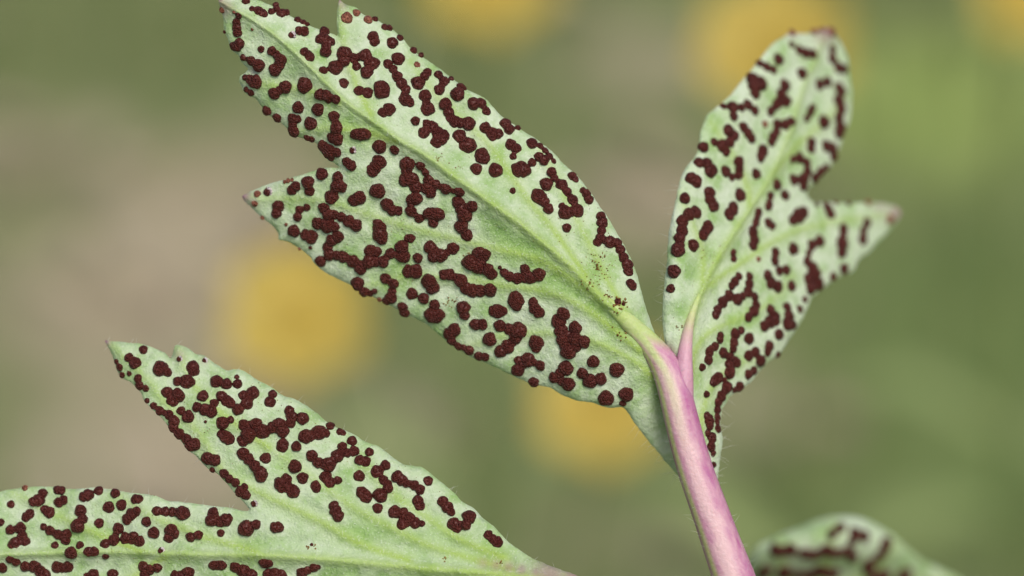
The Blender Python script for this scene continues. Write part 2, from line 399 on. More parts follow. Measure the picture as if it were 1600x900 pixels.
class Blade:
    def __init__(s, outline, mid, veins, base, mw, seed, fold=(.22, .26), edge=.22, pink=(), lushside=1, shade=.0, tint=.0, fall=8):
        s.lushside = lushside; s.shade = shade; s.tint = tint; s.fall = fall
        s.out = outline; s.mid = mid; s.veins = [smooth_line(v, 6) for v in veins]; s.base = base; s.mw = mw; s.seed = seed; s.fold = fold; s.edge = edge; s.pink = pink
        s.closed = list(outline) + [outline[0]]
    def depth(s, x, y):
        x = np.asarray(x, float); y = np.asarray(y, float)
        d = s.base(x, y)
        dm, fr, sg = polydist(x, y, s.mid)
        dmm = np.sqrt((dm * KPX) ** 2 + .16) - .4
        d = d + np.where(sg > 0, s.fold[0], s.fold[1]) * dmm
        ve = np.zeros_like(d)
        for v in s.veins:
            dv, f2, _ = polydist(x, y, v)
            ve = np.maximum(ve, np.exp(-(dv / 6.5) ** 2) * (0.55 + .45 * f2)); d = d + .035 * np.exp(-((dv - 14) / 8) ** 2)
        d = d - .075 * ve
        d = d - .16 * np.exp(-(dm / (9 + 8 * fr)) ** 2) + .07 * np.exp(-((dm - 24) / 12) ** 2)
        d = d - .26 * vnoise(x, y, 46, s.seed) - .12 * vnoise(x, y, 19, s.seed + 1) - .03 * vnoise(x, y, 8, s.seed + 2)
        de, _, _ = polydist(x, y, s.closed)
        ins = inside(x, y, s.out)
        de = np.where(ins, de, 0)
        return d + s.edge * np.exp(-de / s.fall)
    def midw(s, fr): return s.mw[0] + (s.mw[1] - s.mw[0]) * fr ** 1.3
    def top(s, x, y):
        dm, fr, _ = polydist(x, y, s.mid); w = s.midw(fr)
        return s.depth(x, y) - (w * KPX * .62 + .03) * np.exp(-((dm / w) / .85) ** 2)
    def attrs(s, x, y):
        ve = np.zeros_like(x)
        for v in s.veins:
            dv, f2, _ = polydist(x, y, v); ve = np.maximum(ve, (.7 * np.exp(-(dv / 5) ** 2) + .4 * np.exp(-(dv / 15) ** 2)) * (.4 + .5 * f2))
        dm, fr, sg = polydist(x, y, s.mid)
        ve = np.maximum(ve, np.exp(-(dm / (5 + 5 * fr)) ** 2) * (.45 + .5 * fr))
        lu = np.where(sg * s.lushside > 0, 1, .3) * np.exp(-((dm - 24) / 17) ** 2) * (.2 + .75 * fr) * (.55 + 1.2 * vnoise(x, y, 30, 77 + s.seed))  # dark green band beside the midrib: pigment plus groove shade painted in
        lu = lu + .5 * np.clip(vnoise(x, y, 55, 55 + s.seed) * 2.2 - .2 + s.shade * (sg * s.lushside > 0), 0, 1)  # green patches; below the midrib more, partly the half's shade painted as colour
        de, _, _ = polydist(x, y, s.closed)
        lu = np.clip(lu + .25 * np.exp(-de / 5) * (.5 + vnoise(x, y, 40, 5)), 0, .85)
        # paler skin lifted round the pustules
        hal = np.zeros_like(x)
        k = (ALLC[:, 0] > x.min() - 40) & (ALLC[:, 0] < x.max() + 40)
        for cx, cy, r in ALLC[k]:
            dd = np.hypot(x - cx, y - cy) - r; hal = np.maximum(hal, np.where(dd < 25, np.exp(-(np.maximum(dd, 0) / 7) ** 2), 0))
        lu = np.clip((lu + s.tint) * (1 - .6 * hal), 0, .9)
        pk = np.zeros_like(x)
        for (cx, cy, r, a) in s.pink: pk = np.maximum(pk, a * np.exp(-((x - cx) ** 2 + (y - cy) ** 2) / r ** 2))
        return dict(vein=ve, lush_shade=lu, pink=np.clip(pk, 0, 1))

def build_blade(B, name, parent, origin, step=5.0, thick=.20):
    o = np.array(B.out)
    # slightly round the traced corners, then resample with a little raggedness
    nxt = np.roll(o, -1, 0); q = np.stack([o * .82 + nxt * .18, o * .18 + nxt * .82], 1).reshape(-1, 2)
    q = resample(np.vstack([q, q[:1]]), 4.0)[:-1]
    j = np.arange(len(q)); jit = 1.3 * vnoise(q[:, 0], q[:, 1], 9, 31) + .8 * vnoise(q[:, 0], q[:, 1], 4, 32)
    tn = np.roll(q, -1, 0) - np.roll(q, 1, 0); tn /= np.maximum(np.hypot(tn[:, 0], tn[:, 1])[:, None], 1e-6)
    q = q + np.stack([tn[:, 1], -tn[:, 0]], 1) * jit[:, None]
    x0, y0 = q.min(0); x1, y1 = q.max(0)
    gx, gy = np.meshgrid(np.arange(x0, x1, step), np.arange(y0, y1, step * .866))
    gx = gx + (np.arange(gx.shape[0]) % 2)[:, None] * step / 2
    gx = gx.ravel() + RNG.uniform(-.6, .6, gx.size); gy = gy.ravel() + RNG.uniform(-.6, .6, gy.size)
    k = inside(gx, gy, q); gx, gy = gx[k], gy[k]
    de, _, _ = polydist(gx, gy, np.vstack([q, q[:1]])); k = de > 2.6; gx, gy = gx[k], gy[k]
    allp = [Vector(p) for p in q] + [Vector(p) for p in zip(gx, gy)]
    nb = len(q)
    vo, eo, fo, *_ = delaunay_2d_cdt(allp, [(i, (i + 1) % nb) for i in range(nb)], [], 1, 1e-4)
    P = np.array([(v[0], v[1]) for v in vo]); n = len(P)
    dep = B.depth(P[:, 0], P[:, 1])
    front = w3(P[:, 0], P[:, 1], dep); back = w3(P[:, 0], P[:, 1], dep + thick)
    F = []
    for f in fo:
        a, b, c = f
        ar = (P[b, 0] - P[a, 0]) * (P[c, 1] - P[a, 1]) - (P[b, 1] - P[a, 1]) * (P[c, 0] - P[a, 0])
        F.append((a, c, b) if ar > 0 else (a, b, c))
    cnt = {}
    for f in F:
        for i in range(3):
            e = (f[i], f[(i + 1) % 3]); cnt[e] = 1
    rim = [e for e in cnt if (e[1], e[0]) not in cnt]
    FF = F + [(c + n, b + n, a + n) for a, b, c in F] + [(b, a, a + n, b + n) for a, b in rim]
    at = B.attrs(P[:, 0], P[:, 1]); at = {k2: np.concatenate([v, v]) for k2, v in at.items()}
    ob = mesh_obj(name, np.vstack([front, back]), FF, M_LEAF, parent, origin, attrs=at)
    # midrib: a raised rib whose skirts run out into the blade
    c = B.mid; m = len(c); t = np.gradient(c, axis=0); t /= np.hypot(t[:, 0], t[:, 1])[:, None]; nn = np.stack([-t[:, 1], t[:, 0]], 1)
    fr = np.linspace(0, 1, m); w = np.minimum(B.midw(fr), np.maximum(polydist(c[:, 0], c[:, 1], B.closed)[0] * inside(c[:, 0], c[:, 1], B.out), 3) / 2.0)
    S = np.linspace(-1.9, 1.9, 15)
    px = c[:, None, 0] + nn[:, None, 0] * S[None] * w[:, None]; py = c[:, None, 1] + nn[:, None, 1] * S[None] * w[:, None]
    prof = np.exp(-(S / .85) ** 2)
    dd = B.depth(px.ravel(), py.ravel()).reshape(px.shape) - (w[:, None] * KPX * .62) * prof[None] + .02 - .05 * prof[None]
    V = w3(px, py, dd).reshape(-1, 3); ns = len(S)
    F = [(i * ns + k, i * ns + k + 1, (i + 1) * ns + k + 1, (i + 1) * ns + k) for i in range(m - 1) for k in range(ns - 1)]
    at = B.attrs(px.ravel(), py.ravel())
    core = (np.ones((m, 1)) * np.exp(-(S / .9) ** 2)[None] * (.45 + .5 * fr[:, None])).ravel()
    at['vein'] = np.maximum(at['vein'], core); at['lush_shade'] = at['lush_shade'] * (1 - core)
    mesh_obj('midrib', V, F, M_LEAF, ob, origin, attrs=at).location = (0, 0, 0)
    return ob

def sstep(v, a, b):
    t = np.clip((np.asarray(v, float) - a) / (b - a), 0, 1); return t * t * (3 - 2 * t)

B_BIG = Blade(OUT_BIG, MID_BIG, VE_BIG, lambda x, y: .45 * sstep(x, 600, 340) + .35 * np.sin(x / 130 + y / 210) * .4 + .5 * sstep(x, 980, 1060), (4.5, 9.5), 11, (.32, .30), .25,
              [(341, -4, 10, .9), (350, 12, 14, .5), (528, -1, 8, .9), (535, 8, 9, .4), (378, 306, 13, .9), (395, 318, 8, .5), (1036, 546, 9, .9), (395, 110, 5, .4)], 1, .55, .08)
def base_side(x, y):
    return 9.0 * np.clip((x - 1056) / 280, 0, 2) ** 1.15 + 2.8 * np.clip((520 - y) / 450, 0, 1.2) + .7 - .4 * sstep(y, 620, 740)
B_SIDE = Blade(OUT_SIDE, MID_SIDE, VE_SIDE, base_side, (3.2, 6.5), 23, (.10, -.04), .3,
               [(1238, 46, 12, .7), (1292, 45, 22, .75), (1405, 332, 18, .7), (1376, 318, 14, .4), (1042, 548, 9, .8)], 1, 0, -.12)
B_LOW = Blade(OUT_LOW, MID_LOW, VE_LOW, lambda x, y: 1.3 * sstep(x, 420, -50) + .3 * np.sin(x / 140 - y / 160) + .55 * sstep(y, 660, 540), (7, 11), 37, (.14, .10), .25,
              [(163, 532, 9, 1.0), (280, 556, 9, .35), (320, 563, 6, .4), (860, 898, 30, .6), (900, 902, 26, .7), (755, 880, 9, .35), (775, 883, 9, .45), (795, 886, 9, .5), (815, 890, 9, .55), (838, 894, 9, .6)], 1, .35, .32)
B_BACK = Blade(OUT_BACK, MID_BACK, VE_BACK, lambda x, y: 14.5 + 7.0 * sstep(y, 830, 990) + 3.0 * sstep(x, 1300, 1480), (6, 8), 51, (.08, .08), 1.3, [], 1, 0, .0, 16)

# rust pustules: tile origin, then fused groups of (x y r) in fifths of a photograph pixel; p = young and pale, w = with torn white skin
PUST = '''
T320,0
320 10 32;370 70 25/420 85 40/455 105 38;520 90 28/560 75 32/600 105 40/635 100 30;555 40 25;725 155 28/770 175 25/800 190 20;p135 80 25;p228 95 15;
265 122 28/250 175 35/250 215 38/255 255 36;225 360 35/270 340 42/250 365 40;w680 275 28;740 240 35/775 245 40;935 245 40/905 305 42/940 310 45/980 325 38/945 400 45/945 355 30;
780 410 40/815 440 45;440 385 28;525 400 38/565 430 35/595 470 50/590 505 40/550 545 50;300 450 28/365 475 38/420 510 52;315 605 25/355 620 38/395 640 55;325 700 25/360 725 28;
545 730 48/630 680 50;785 665 65;900 740 45/950 745 45/1025 775 38/965 780 30;925 550 35/1020 530 58;1090 420 60/1090 470 48/1160 455 42/1185 520 36/1255 435 52/1320 495 48/1265 565 50/1275 490 35/1210 440 30;
1085 650 40;1205 710 40/1270 725 45/1380 690 62/1385 715 60;p1110 140 45;p1185 100 30;p1275 155 35;1330 150 25;1405 212 28/1440 220 28;1525 295 28;1315 290 46/1325 325 42;1465 335 45;
1510 460 52;1430 500 38/1470 540 35/1505 600 42/1535 650 45/1570 700 40;1565 780 50/1560 745 35;730 840 48;885 855 50;485 865 40;1440 855 50/1390 880 40;p370 230 12;155 250 14
T320,180
565 20 38;690 30 45/690 70 40/695 125 50/730 30 30;828 65 52;800 175 28/835 187 27;1010 10 45/1028 95 50/1000 175 45/1035 185 52;925 240 45/970 280 60/1030 290 40/985 325 34;
1180 150 45/1215 150 50/1250 150 48;1365 245 55;1485 270 40;w1155 275 26;1110 365 38/1145 395 42;1360 370 58/1315 430 52/1338 400 50;915 460 48;1040 485 45/1030 555 50/1070 560 45/990 640 55;
805 525 50/818 590 42;710 555 40/680 585 40;p625 520 16/650 512 20/680 505 16;p410 615 28;w490 600 33;p390 690 26;575 710 48/560 765 42;800 720 30/740 740 35/725 795 36;p450 800 18;
1350 590 62;1165 665 48/1205 645 55;1425 700 52/1465 740 45/1510 745 38;930 725 45/965 775 48/1010 775 40/885 845 50/960 860 60/1010 870 45/1070 795 40/1130 830 50/1180 860 50;p635 855 14
T640,0
30 395 30/90 430 22;p58 505 26;140 565 35/115 595 38/65 650 55/120 750 50/140 850 58;225 585 36/270 635 42/230 705 42;325 615 22;375 735 55/400 680 35/425 690 22;0 800 38;
280 815 50/305 875 42;500 810 50/560 805 40/600 870 35
T640,180
45 45 36;135 70 38/180 90 45/215 130 48/265 160 48/110 140 45/210 210 48/250 190 45;320 20 40/355 50 48/460 65 55/400 60 40;390 165 55/460 235 62/420 240 40/565 310 56/570 330 58;520 420 46;672 430 56;
590 100 45/640 140 48/690 145 42/650 170 35;750 70 48/775 110 45;845 100 25;790 230 45/830 260 42/808 322 28;840 430 55/890 430 58/870 400 45;955 370 34;955 220 45/1020 240 28/1060 280 28/1095 320 28/1125 360 22;
1010 325 38/1050 350 42;1110 445 40/1130 490 32/1190 545 48/1230 600 40/1270 660 45/1310 745 55/1215 760 55/1190 710 28;1068 540 52;1270 475 35/1295 500 28;1380 615 38/1400 660 38/1355 590 28;
1005 630 58/1030 655 52/1055 680 40/1085 730 40;805 590 25;1228 880 35;-20 380 58/10 370 35/85 395 38/125 445 32/150 510 45/-25 500 60/20 500 55/50 560 50/130 570 45/165 610 40/205 540 40/285 575 45/390 600 42/340 590 24;
50 650 52/10 660 40/10 750 45/75 805 38;150 770 48/225 775 52/185 840 40/190 770 48;380 680 50/400 730 45/430 780 60/490 710 45/405 870 55/440 930 42/450 938 46
T320,360
695 5 50;790 35 45/830 50 55;1040 50 48/990 80 48/960 130 42/975 190 48/1030 195 40/1085 205 48/1160 245 52/1215 300 48/1215 270 40/1285 245 55/1340 245 42/1390 245 48/1450 180 42/1540 130 55/1550 200 55/1585 60 30/1610 60 36;
905 240 45;1355 -50 45/1370 -15 58/1370 30 62/1380 55 55;1295 160 50/1345 165 40;1195 415 55/1245 475 45/1290 490 30/1325 475 25;1410 375 42/1475 415 42/1465 470 35/1455 525 50/1420 550 35;
1545 600 42/1560 640 42;825 135 16;p740 145 14;p1365 540 20
T640,360
160 130 50/190 200 52/245 195 55/340 140 48/295 170 30;65 215 40;-5 320 52/45 320 58;20 495 46/110 530 45/195 580 42/180 660 64/215 660 62;155 400 62/180 445 55/120 400 35;
270 345 42/310 345 46/400 390 52/440 450 50/490 470 55/550 470 50/630 465 55/355 370 30;545 180 58/585 190 52/480 250 65/540 290 55/610 310 55/640 340 48/430 250 30;
740 330 35/780 360 40/840 375 45/900 300 38/945 370 48/1010 345 52/705 290 16/895 370 42;830 545 65/835 580 50/835 510 40;965 560 38/980 610 48/1010 640 45;660 630 45/690 630 56/725 630 42;
420 605 55/430 660 42;515 735 46/565 735 46;705 745 48/780 770 45/850 780 65/830 840 50/760 900 48/710 945 50/770 915 48;350 775 52/310 810 50/330 860 40/380 905 34/420 915 30;625 850 55;990 875 60/990 910 46;
1200 655 55/1165 710 60/1185 790 55/1200 850 55/1295 760 52/1290 850 60/1360 870 52/1240 945 62/1220 890 55/1300 900 50
T640,540
465 35 42;540 82 38/590 88 36;850 115 35/925 110 58/1020 155 42/845 190 52;970 285 42;1220 175 60/1130 250 45/1240 300 55/1170 220 40/1190 285 36;1435 125 45;1350 215 45/1410 275 58/1490 260 50;1535 410 62
T900,320
195 90 38/205 140 45/200 200 35/190 265 42/165 295 35/265 290 48/320 300 42/345 350 40/370 410 42/400 470 48/410 520 40/225 285 24;425 612 34/442 635 34;325 760 28/370 775 16;
930 60 48/880 75 45/830 130 45/830 200 45/810 260 42/795 355 50/810 310 36;1030 170 45/990 235 42/1012 205 42;915 318 45;765 520 48;740 655 32;1070 10 45;1225 40 42/1200 85 38;
1420 60 35/1400 140 35/1375 215 45/1390 270 42/1380 320 38/1410 100 30;1500 10 35;1500 140 35/1530 165 30;1225 375 28/1228 420 30;1555 370 35/1552 410 30/1550 440 35;p1425 425 20;
1270 560 30/1240 600 35/1215 635 30;1355 560 32/1350 620 38/1340 680 42/1260 740 42/1300 715 30/1195 710 40/1145 760 42/1105 820 35/1090 860 32;1395 720 32/1405 780 36/1390 830 40/1345 880 35
T900,500
135 325 48;318 390 58;392 580 58/365 650 28;1125 125 32/1122 150 32;1085 205 32/1040 250 35/1035 310 36/1055 225 28;985 370 28;1240 110 42/1230 180 38/1225 225 32;1290 80 30;1350 145 42;
1145 255 38/1200 295 38/1250 330 40/1195 350 38/1200 410 48;1110 450 40/1070 490 30/1085 470 38;1020 580 25;1175 525 45/1130 600 42/1160 470 22;1275 520 38/1240 545 24;1345 280 40/1400 250 38/1440 320 42;
1345 425 36/1385 395 32;1110 640 35/1100 700 32/1100 760 30/1105 850 30/1100 800 24;1035 785 45/1040 820 38/1020 750 30;1030 885 28;1480 45 36/1520 25 36/1560 10 36;1580 110 40
T960,680
760 20 40/755 90 36/770 140 24;775 230 22
T1040,30
1040 240 35/1090 265 40/1150 275 38/985 200 25;880 315 42;1065 425 42;735 345 30/790 375 35/840 395 32;680 470 50/740 505 52/700 580 42/690 520 50;925 520 48/900 590 45/940 640 45/860 670 40/820 720 35;
1200 510 42/1260 490 40;1130 720 35/1100 775 30/1150 690 28;1235 805 48;450 680 25/520 690 45/530 760 35/590 690 32/640 670 38/695 715 35;p775 820 26;870 820 38/930 825 40/980 800 35/865 880 34/840 920 38/825 960 34/755 1030 48/740 1075 40;
605 845 40/640 890 40/665 930 38;1350 540 45/1380 560 35/1350 640 48/1365 700 45/1350 770 45/1360 850 50/1350 890 44;1300 240 35/1300 310 38/1350 380 42/1390 390 35;p1290 100 36/1160 100 26/1220 85 24;p990 105 26
T1030,200
540 20 45/585 60 40/550 110 40/490 140 48/520 185 35/425 110 30;345 150 40;310 270 38/370 280 45/400 330 55;620 265 42/625 320 35/620 365 35/565 385 30/515 340 42;755 360 40;250 395 46/285 415 48;200 550 40;
390 510 48/395 560 45/430 605 38;630 525 48;575 620 42/545 670 42;915 445 42;980 525 38;865 530 32/855 595 32;1080 690 55/1120 660 45/1040 720 40;1315 625 38/1335 670 40;1185 115 40/1185 160 38;
1300 140 42/1350 160 45/1360 220 38;1090 235 42/1150 270 35/1155 340 40/1125 400 45/1050 405 42/1125 450 40/1040 245 30;1215 390 38/1260 340 35/1300 310 30
T1120,300
1170 240 38/1140 310 35/1135 370 42;985 290 42/975 400 55/970 470 45/985 340 34;990 600 40;905 660 32;800 385 42/740 415 40/715 480 28/705 540 38/745 595 48/770 640 45/710 680 40/790 720 48/730 750 45;595 445 45;
540 610 38/485 615 35/395 650 38/420 710 45/470 740 45;580 735 40;780 100 20/850 105 26/930 88 18/1030 92 20;p1180 85 26;p1350 215 34
T1060,440
715 220 38/750 275 45/710 310 42/665 350 40;845 200 35;860 270 45/850 330 48/890 340 35;785 415 38;705 505 42/695 550 34;985 140 25/945 215 30;775 570 25
T1160,720
265 700 50/320 705 40/370 695 50;490 720 45/550 730 45/600 715 38/660 700 50/720 720 40/830 700 40/775 712 36;700 575 32/770 520 35/735 545 28;880 570 45/950 590 42/860 620 34;1120 650 50/1090 720 45/1050 760 40;
860 750 40;980 800 45/990 850 45;190 840 40/150 890 40;330 850 45/320 890 42;430 880 45/520 880 50/610 850 55/700 870 55;1090 890 60/1040 910 50;1260 890 60
T140,520
420 133 35;310 195 38/355 235 48;210 225 22/235 270 30/255 330 25;310 318 22;380 360 38/390 410 38/440 435 28;555 280 62/610 310 35;805 270 52/812 298 46;690 380 38/755 380 55/785 385 40;
605 465 45/690 490 55/650 530 48;885 495 45;1030 495 42/1070 530 45/1100 550 42;840 580 40/900 600 48/945 610 55/975 550 35;990 380 50/1070 400 44;1155 400 38/1150 345 20;
1275 470 52/1205 490 42/1230 550 48/1160 600 45;1430 480 35/1410 540 45;715 610 35/770 655 50;450 530 22/500 570 28/550 610 35/620 640 40/660 690 45/655 740 40/700 790 42/760 830 40/820 870 50/790 880 46;
1040 705 52/1100 680 30;1205 720 45/1300 715 50/1350 770 58/1430 740 45/1480 720 55/1510 770 50/1390 760 40;1060 810 50/1090 830 45/1030 790 35;1240 800 60/1200 840 48;w900 215 20;w700 205 22;905 695 12
T320,580
660 310 40/680 360 48/670 405 40;765 370 48;785 510 55/890 480 60/945 485 35/830 510 40;980 430 36;1055 472 28/1080 482 24;1150 545 40;610 570 46/605 590 46;715 588 40;
835 660 45/885 715 42/970 730 58/930 725 40/1040 660 52/1075 590 38/1110 640 35/1165 625 42;1285 632 35;1210 695 40/1255 705 42;475 680 44;300 645 48/345 690 45/390 740 45/430 790 52/440 815 52;705 745 52;765 835 45;
945 830 50/975 870 45/1040 852 32;1205 820 45;1345 785 50/1410 735 40/1380 760 30;20 680 50/80 695 45/50 690 44;150 800 38/190 840 35/240 870 35;60 770 24
T320,720
310 205 30/280 240 45/320 265 40;w385 335 25;590 180 52/635 145 45/690 240 52/600 210 40/650 205 40;865 195 40/870 212 40;1225 245 45/1260 280 50/1240 260 46;1395 150 38/1430 210 42/1370 270 58/1425 180 36;1350 370 40;
1010 355 42/1025 395 48/1040 430 46;65 410 45/50 465 48/160 465 50/120 480 40/185 450 35;125 565 30;320 530 62/400 498 38/360 505 30;550 520 42/575 520 42;70 815 40/130 815 42/100 815 38;
240 830 45/300 860 55/360 890 50;465 797 44/490 798 42;500 890 50/540 895 60/590 895 50;850 835 38/880 830 25/760 875 45/800 855 34;835 655 13
T0,720
p195 213 24;450 228 34/480 232 34;335 255 38/300 310 48/260 318 38;85 340 30;460 325 40/495 308 38;350 380 35/385 405 45;232 415 40/205 440 38;5 480 30;80 540 38/160 525 45/175 590 42/120 640 45/200 630 38/95 655 36;
690 268 46/655 280 40;770 235 38;900 255 38;630 390 48/645 455 42/605 510 55;775 487 38;850 362 46;950 345 44;1060 300 38/1085 300 36;1070 395 38/1030 420 50/995 455 45;1145 475 40;
1225 393 38/1290 397 38/1350 400 38/1430 410 55/1390 405 36;1200 563 46;1340 545 55/1320 600 42/1360 565 46;1490 595 40/1550 580 36;925 530 45/890 620 45/820 650 38/905 575 28;985 605 48/1045 590 40/1090 630 45/1030 620 36;
340 515 28/390 545 38/450 575 38/520 575 42/515 620 38;430 660 30;555 720 50;625 660 32;690 710 38/735 710 38;825 745 28;w1258 700 25;80 770 36/125 790 36;15 835 42;200 825 42/270 825 50/310 860 45/350 890 45;450 830 48/530 830 45/490 835 40;
730 890 45/690 910 40;880 890 45;1120 825 42/1170 850 42/1230 835 38/1130 890 40;1470 875 50/1370 895 40/1420 890 36
T600,720
105 125 48/140 150 45/175 175 35/235 190 40/280 225 40/205 180 30;265 315 46/278 350 42;345 157 38;460 320 44/495 360 46/525 400 32;85 400 52/150 410 45/200 450 48/240 485 45/140 500 42/295 490 26/170 480 40;
545 495 52/570 530 35/640 500 42/665 440 55/600 505 30;815 580 38/850 610 38/885 635 44
'''

GROUPS = []; tile = (0, 0)
for line in PUST.strip().split('\n'):
    if line[0] == 'T':
        tile = tuple(int(v) for v in line[1:].split(',')); continue
    for grp in line.strip().strip(';').split(';'):
        grp = grp.strip()
        if not grp: continue
        flag = grp[0] if grp[0] in 'pw' else ''
        cs = [[float(v) for v in c.split()] for c in grp[len(flag):].split('/')]
        # neighbours that have fused get a bridge between them
        for i in range(len(cs)):
            for j in range(i):
                d = math.hypot(cs[i][0] - cs[j][0], cs[i][1] - cs[j][1]); m = min(cs[i][2], cs[j][2])
                if j < len(cs) and   .80 * (cs[i][2] + cs[j][2]) < d < 1.06 * (cs[i][2] + cs[j][2]) and len(cs) < 40:
                    cs.append([(cs[i][0] + cs[j][0]) / 2, (cs[i][1] + cs[j][1]) / 2, m * .72])
        cs = np.array(cs)
        GROUPS.append((flag, tile[0] + cs[:, 0] / 5, tile[1] + cs[:, 1] / 5, cs[:, 2] / 5))
ALLC = np.array([c for g in GROUPS for c in zip(*g[1:])])

def dome_template(ring=6, seg=18):
    V = [(0, 0, 1.0)]; F = []
    for i in range(1, ring + 1):
        a = i / ring * math.radians(112)
        for k in range(seg):
            b = 2 * math.pi * k / seg; V.append((math.sin(a) * math.cos(b), math.sin(a) * math.sin(b), math.cos(a)))
    for k in range(seg): F.append((0, 1 + k, 1 + (k + 1) % seg))
    for i in range(ring - 1):
        for k in range(seg):
            p = 1 + i * seg + k; q = 1 + i * seg + (k + 1) % seg
            F.append((p, p + seg, q + seg, q))
    return np.array(V), F
DV, DF = dome_template()
DVC, DFC = dome_template(3, 8)

def build_pustules(blades):
    """blades: list of (Blade, object, origin)"""
    groups = GROUPS
    mx = np.array([g[1].mean() for g in groups]); my = np.array([g[2].mean() for g in groups])
    sd = []
    for bl, ob, org in blades:
        d, _, _ = polydist(mx, my, bl.closed); sd.append(np.where(inside(mx, my, bl.out), -d, d))
    own = np.argmin(np.array(sd), 0)
    for bi, (bl, ob, org) in enumerate(blades):
        mine = [g for g, o in zip(groups, own) if o == bi]
        AX = np.concatenate([g[1] for g in mine]); AY = np.concatenate([g[2] for g in mine]); n = len(AX); e = 3.0
        al = bl.top(np.concatenate([AX, AX + e, AX - e, AX, AX]), np.concatenate([AY, AY, AY, AY + e, AY - e])).reshape(5, n)
        D0 = al[0]; GX = np.clip((al[1] - al[2]) / (2 * e * KPX), -.8, .8); GY = np.clip((al[3] - al[4]) / (2 * e * KPX), -.8, .8)
        q = 0; grow = 1.17 if bl is B_SIDE else 1.25 if bl is B_BACK else 1.06
        for flag, X, Y, R in mine:
            k0 = q; q += len(X); C = w3(X, Y, D0[k0:q]); VV, FF, mi = [], [], []
            def add(c, nrm, r, hgt, sd, tv=DV, tf=DF, m=0):
                nrm = nrm / np.linalg.norm(nrm); tx = np.cross(UP, nrm); tx /= np.linalg.norm(tx); ty = np.cross(nrm, tx)
                ang = np.arctan2(tv[:, 1], tv[:, 0]) + random.uniform(0, 6.28)
                lump = 1 + .05 * np.sin(3 * ang + sd) + .035 * np.sin(5 * ang + 2.1 * sd) + .09 * (RNG.random(len(tv)) - .5)
                rad = np.hypot(tv[:, 0], tv[:, 1]) * lump * r
                z = np.sign(tv[:, 2]) * np.abs(tv[:, 2]) ** .85 * hgt * (1 + .13 * (RNG.random(len(tv)) - .5))
                P = c + rad[:, None] * (np.cos(ang)[:, None] * tx + np.sin(ang)[:, None] * ty) + z[:, None] * nrm
                s0 = sum(len(v) for v in VV); VV.append(P); FF.extend([tuple(i + s0 for i in f) for f in tf]); mi.extend([m] * len(tf))
            for k in range(len(X)):
                # the surface falls away along (GX, GY): its normal leans back from there
                nrm = -FWD + GX[k0 + k] * RIGHT - GY[k0 + k] * UP
                r = R[k] * grow * KPX * MM * (D + D0[k0 + k]) / D
                add(C[k], nrm, r, r * random.uniform(.60, .80), random.uniform(0, 6.28))
                if flag == 'w':
                    for a in (-.5, .1, .7, 1.2):
                        add(C[k] + (RIGHT * math.cos(a) + UP * math.sin(a)) * r * .8 - FWD * r * .35, nrm, r * .42, r * .3, a, DVC, DFC, 1)
            m0 = M_YOUNG if flag == 'p' else M_PUST
            ctr = C.mean(0)
            o = mesh_obj('pustule' if len(X) == 1 else 'pustule_cluster', np.vstack(VV), FF, [m0, M_PALE], ob, org, loc=ctr)
            o.data.polygons.foreach_set('material_index', np.array(mi, np.int32)); o.data.update()

def tube(name, P, rad, matl, parent, origin, seg=24, squash=1.0, attrs_fn=None, cap=True):
    P = np.asarray(P, float); n = len(P); rad = np.broadcast_to(np.asarray(rad, float), (n,))
    T = np.gradient(P, axis=0); T /= np.linalg.norm(T, axis=1)[:, None]
    V = []; A = []
    for i in range(n):
        view = P[i] - CAMP; view /= np.linalg.norm(view)
        side = np.cross(view, T[i])
        if np.linalg.norm(side) < .15: side = RIGHT
        side = side / np.linalg.norm(side); fr = np.cross(T[i], side); fr /= np.linalg.norm(fr)
        if np.dot(fr, view) > 0: fr = -fr
        if side[0] < 0: side = -side
        for k in range(seg):
            a = 2 * math.pi * k / seg
            V.append(P[i] + rad[i] * (math.cos(a) * side + math.sin(a) * fr * squash)); A.append((i / (n - 1), a))
    F = [(i * seg + k, i * seg + (k + 1) % seg, (i + 1) * seg + (k + 1) % seg, (i + 1) * seg + k) for i in range(n - 1) for k in range(seg)]
    if cap:
        F.append(tuple(range(seg))[::-1]); F.append(tuple((n - 1) * seg + k for k in range(seg)))
    at = attrs_fn(np.array(A)) if attrs_fn else None
    return mesh_obj(name, V, F, matl, parent, origin, attrs=at)

def bezier(a, b, c, d, n):
    t = np.linspace(0, 1, n)[:, None]
    return (1 - t) ** 3 * a + 3 * (1 - t) ** 2 * t * b + 3 * (1 - t) * t * t * c + t ** 3 * d

def hairs(name, roots, dirs, length, parent, origin, r=.0075):
    V, F = [], []
    for p, d in zip(roots, dirs):
        L = random.uniform(*length) * MM; d = d / np.linalg.norm(d)
        s = np.cross(d, FWD + .1 * UP); s /= np.linalg.norm(s); u = np.cross(d, s); bend = (RNG.random(3) - .5) * .5
        prev = len(V); rr = r * MM
        for t, q in ((-.05, 1), (.5, .7)):
            c = p + d * L * t + bend * L * t * t
            for k in range(3):
                a = k * 2.094; V.append(c + rr * q * (math.cos(a) * s + math.sin(a) * u))
        V.append(p + d * L + bend * L)
        for k in range(3):
            k2 = (k + 1) % 3; F += [(prev + k, prev + k2, prev + 3 + k2, prev + 3 + k), (prev + 3 + k, prev + 3 + k2, prev + 6)]
    o = mesh_obj(name, V, F, M_HAIR, parent, origin); o['kind'] = 'stuff'
    return o

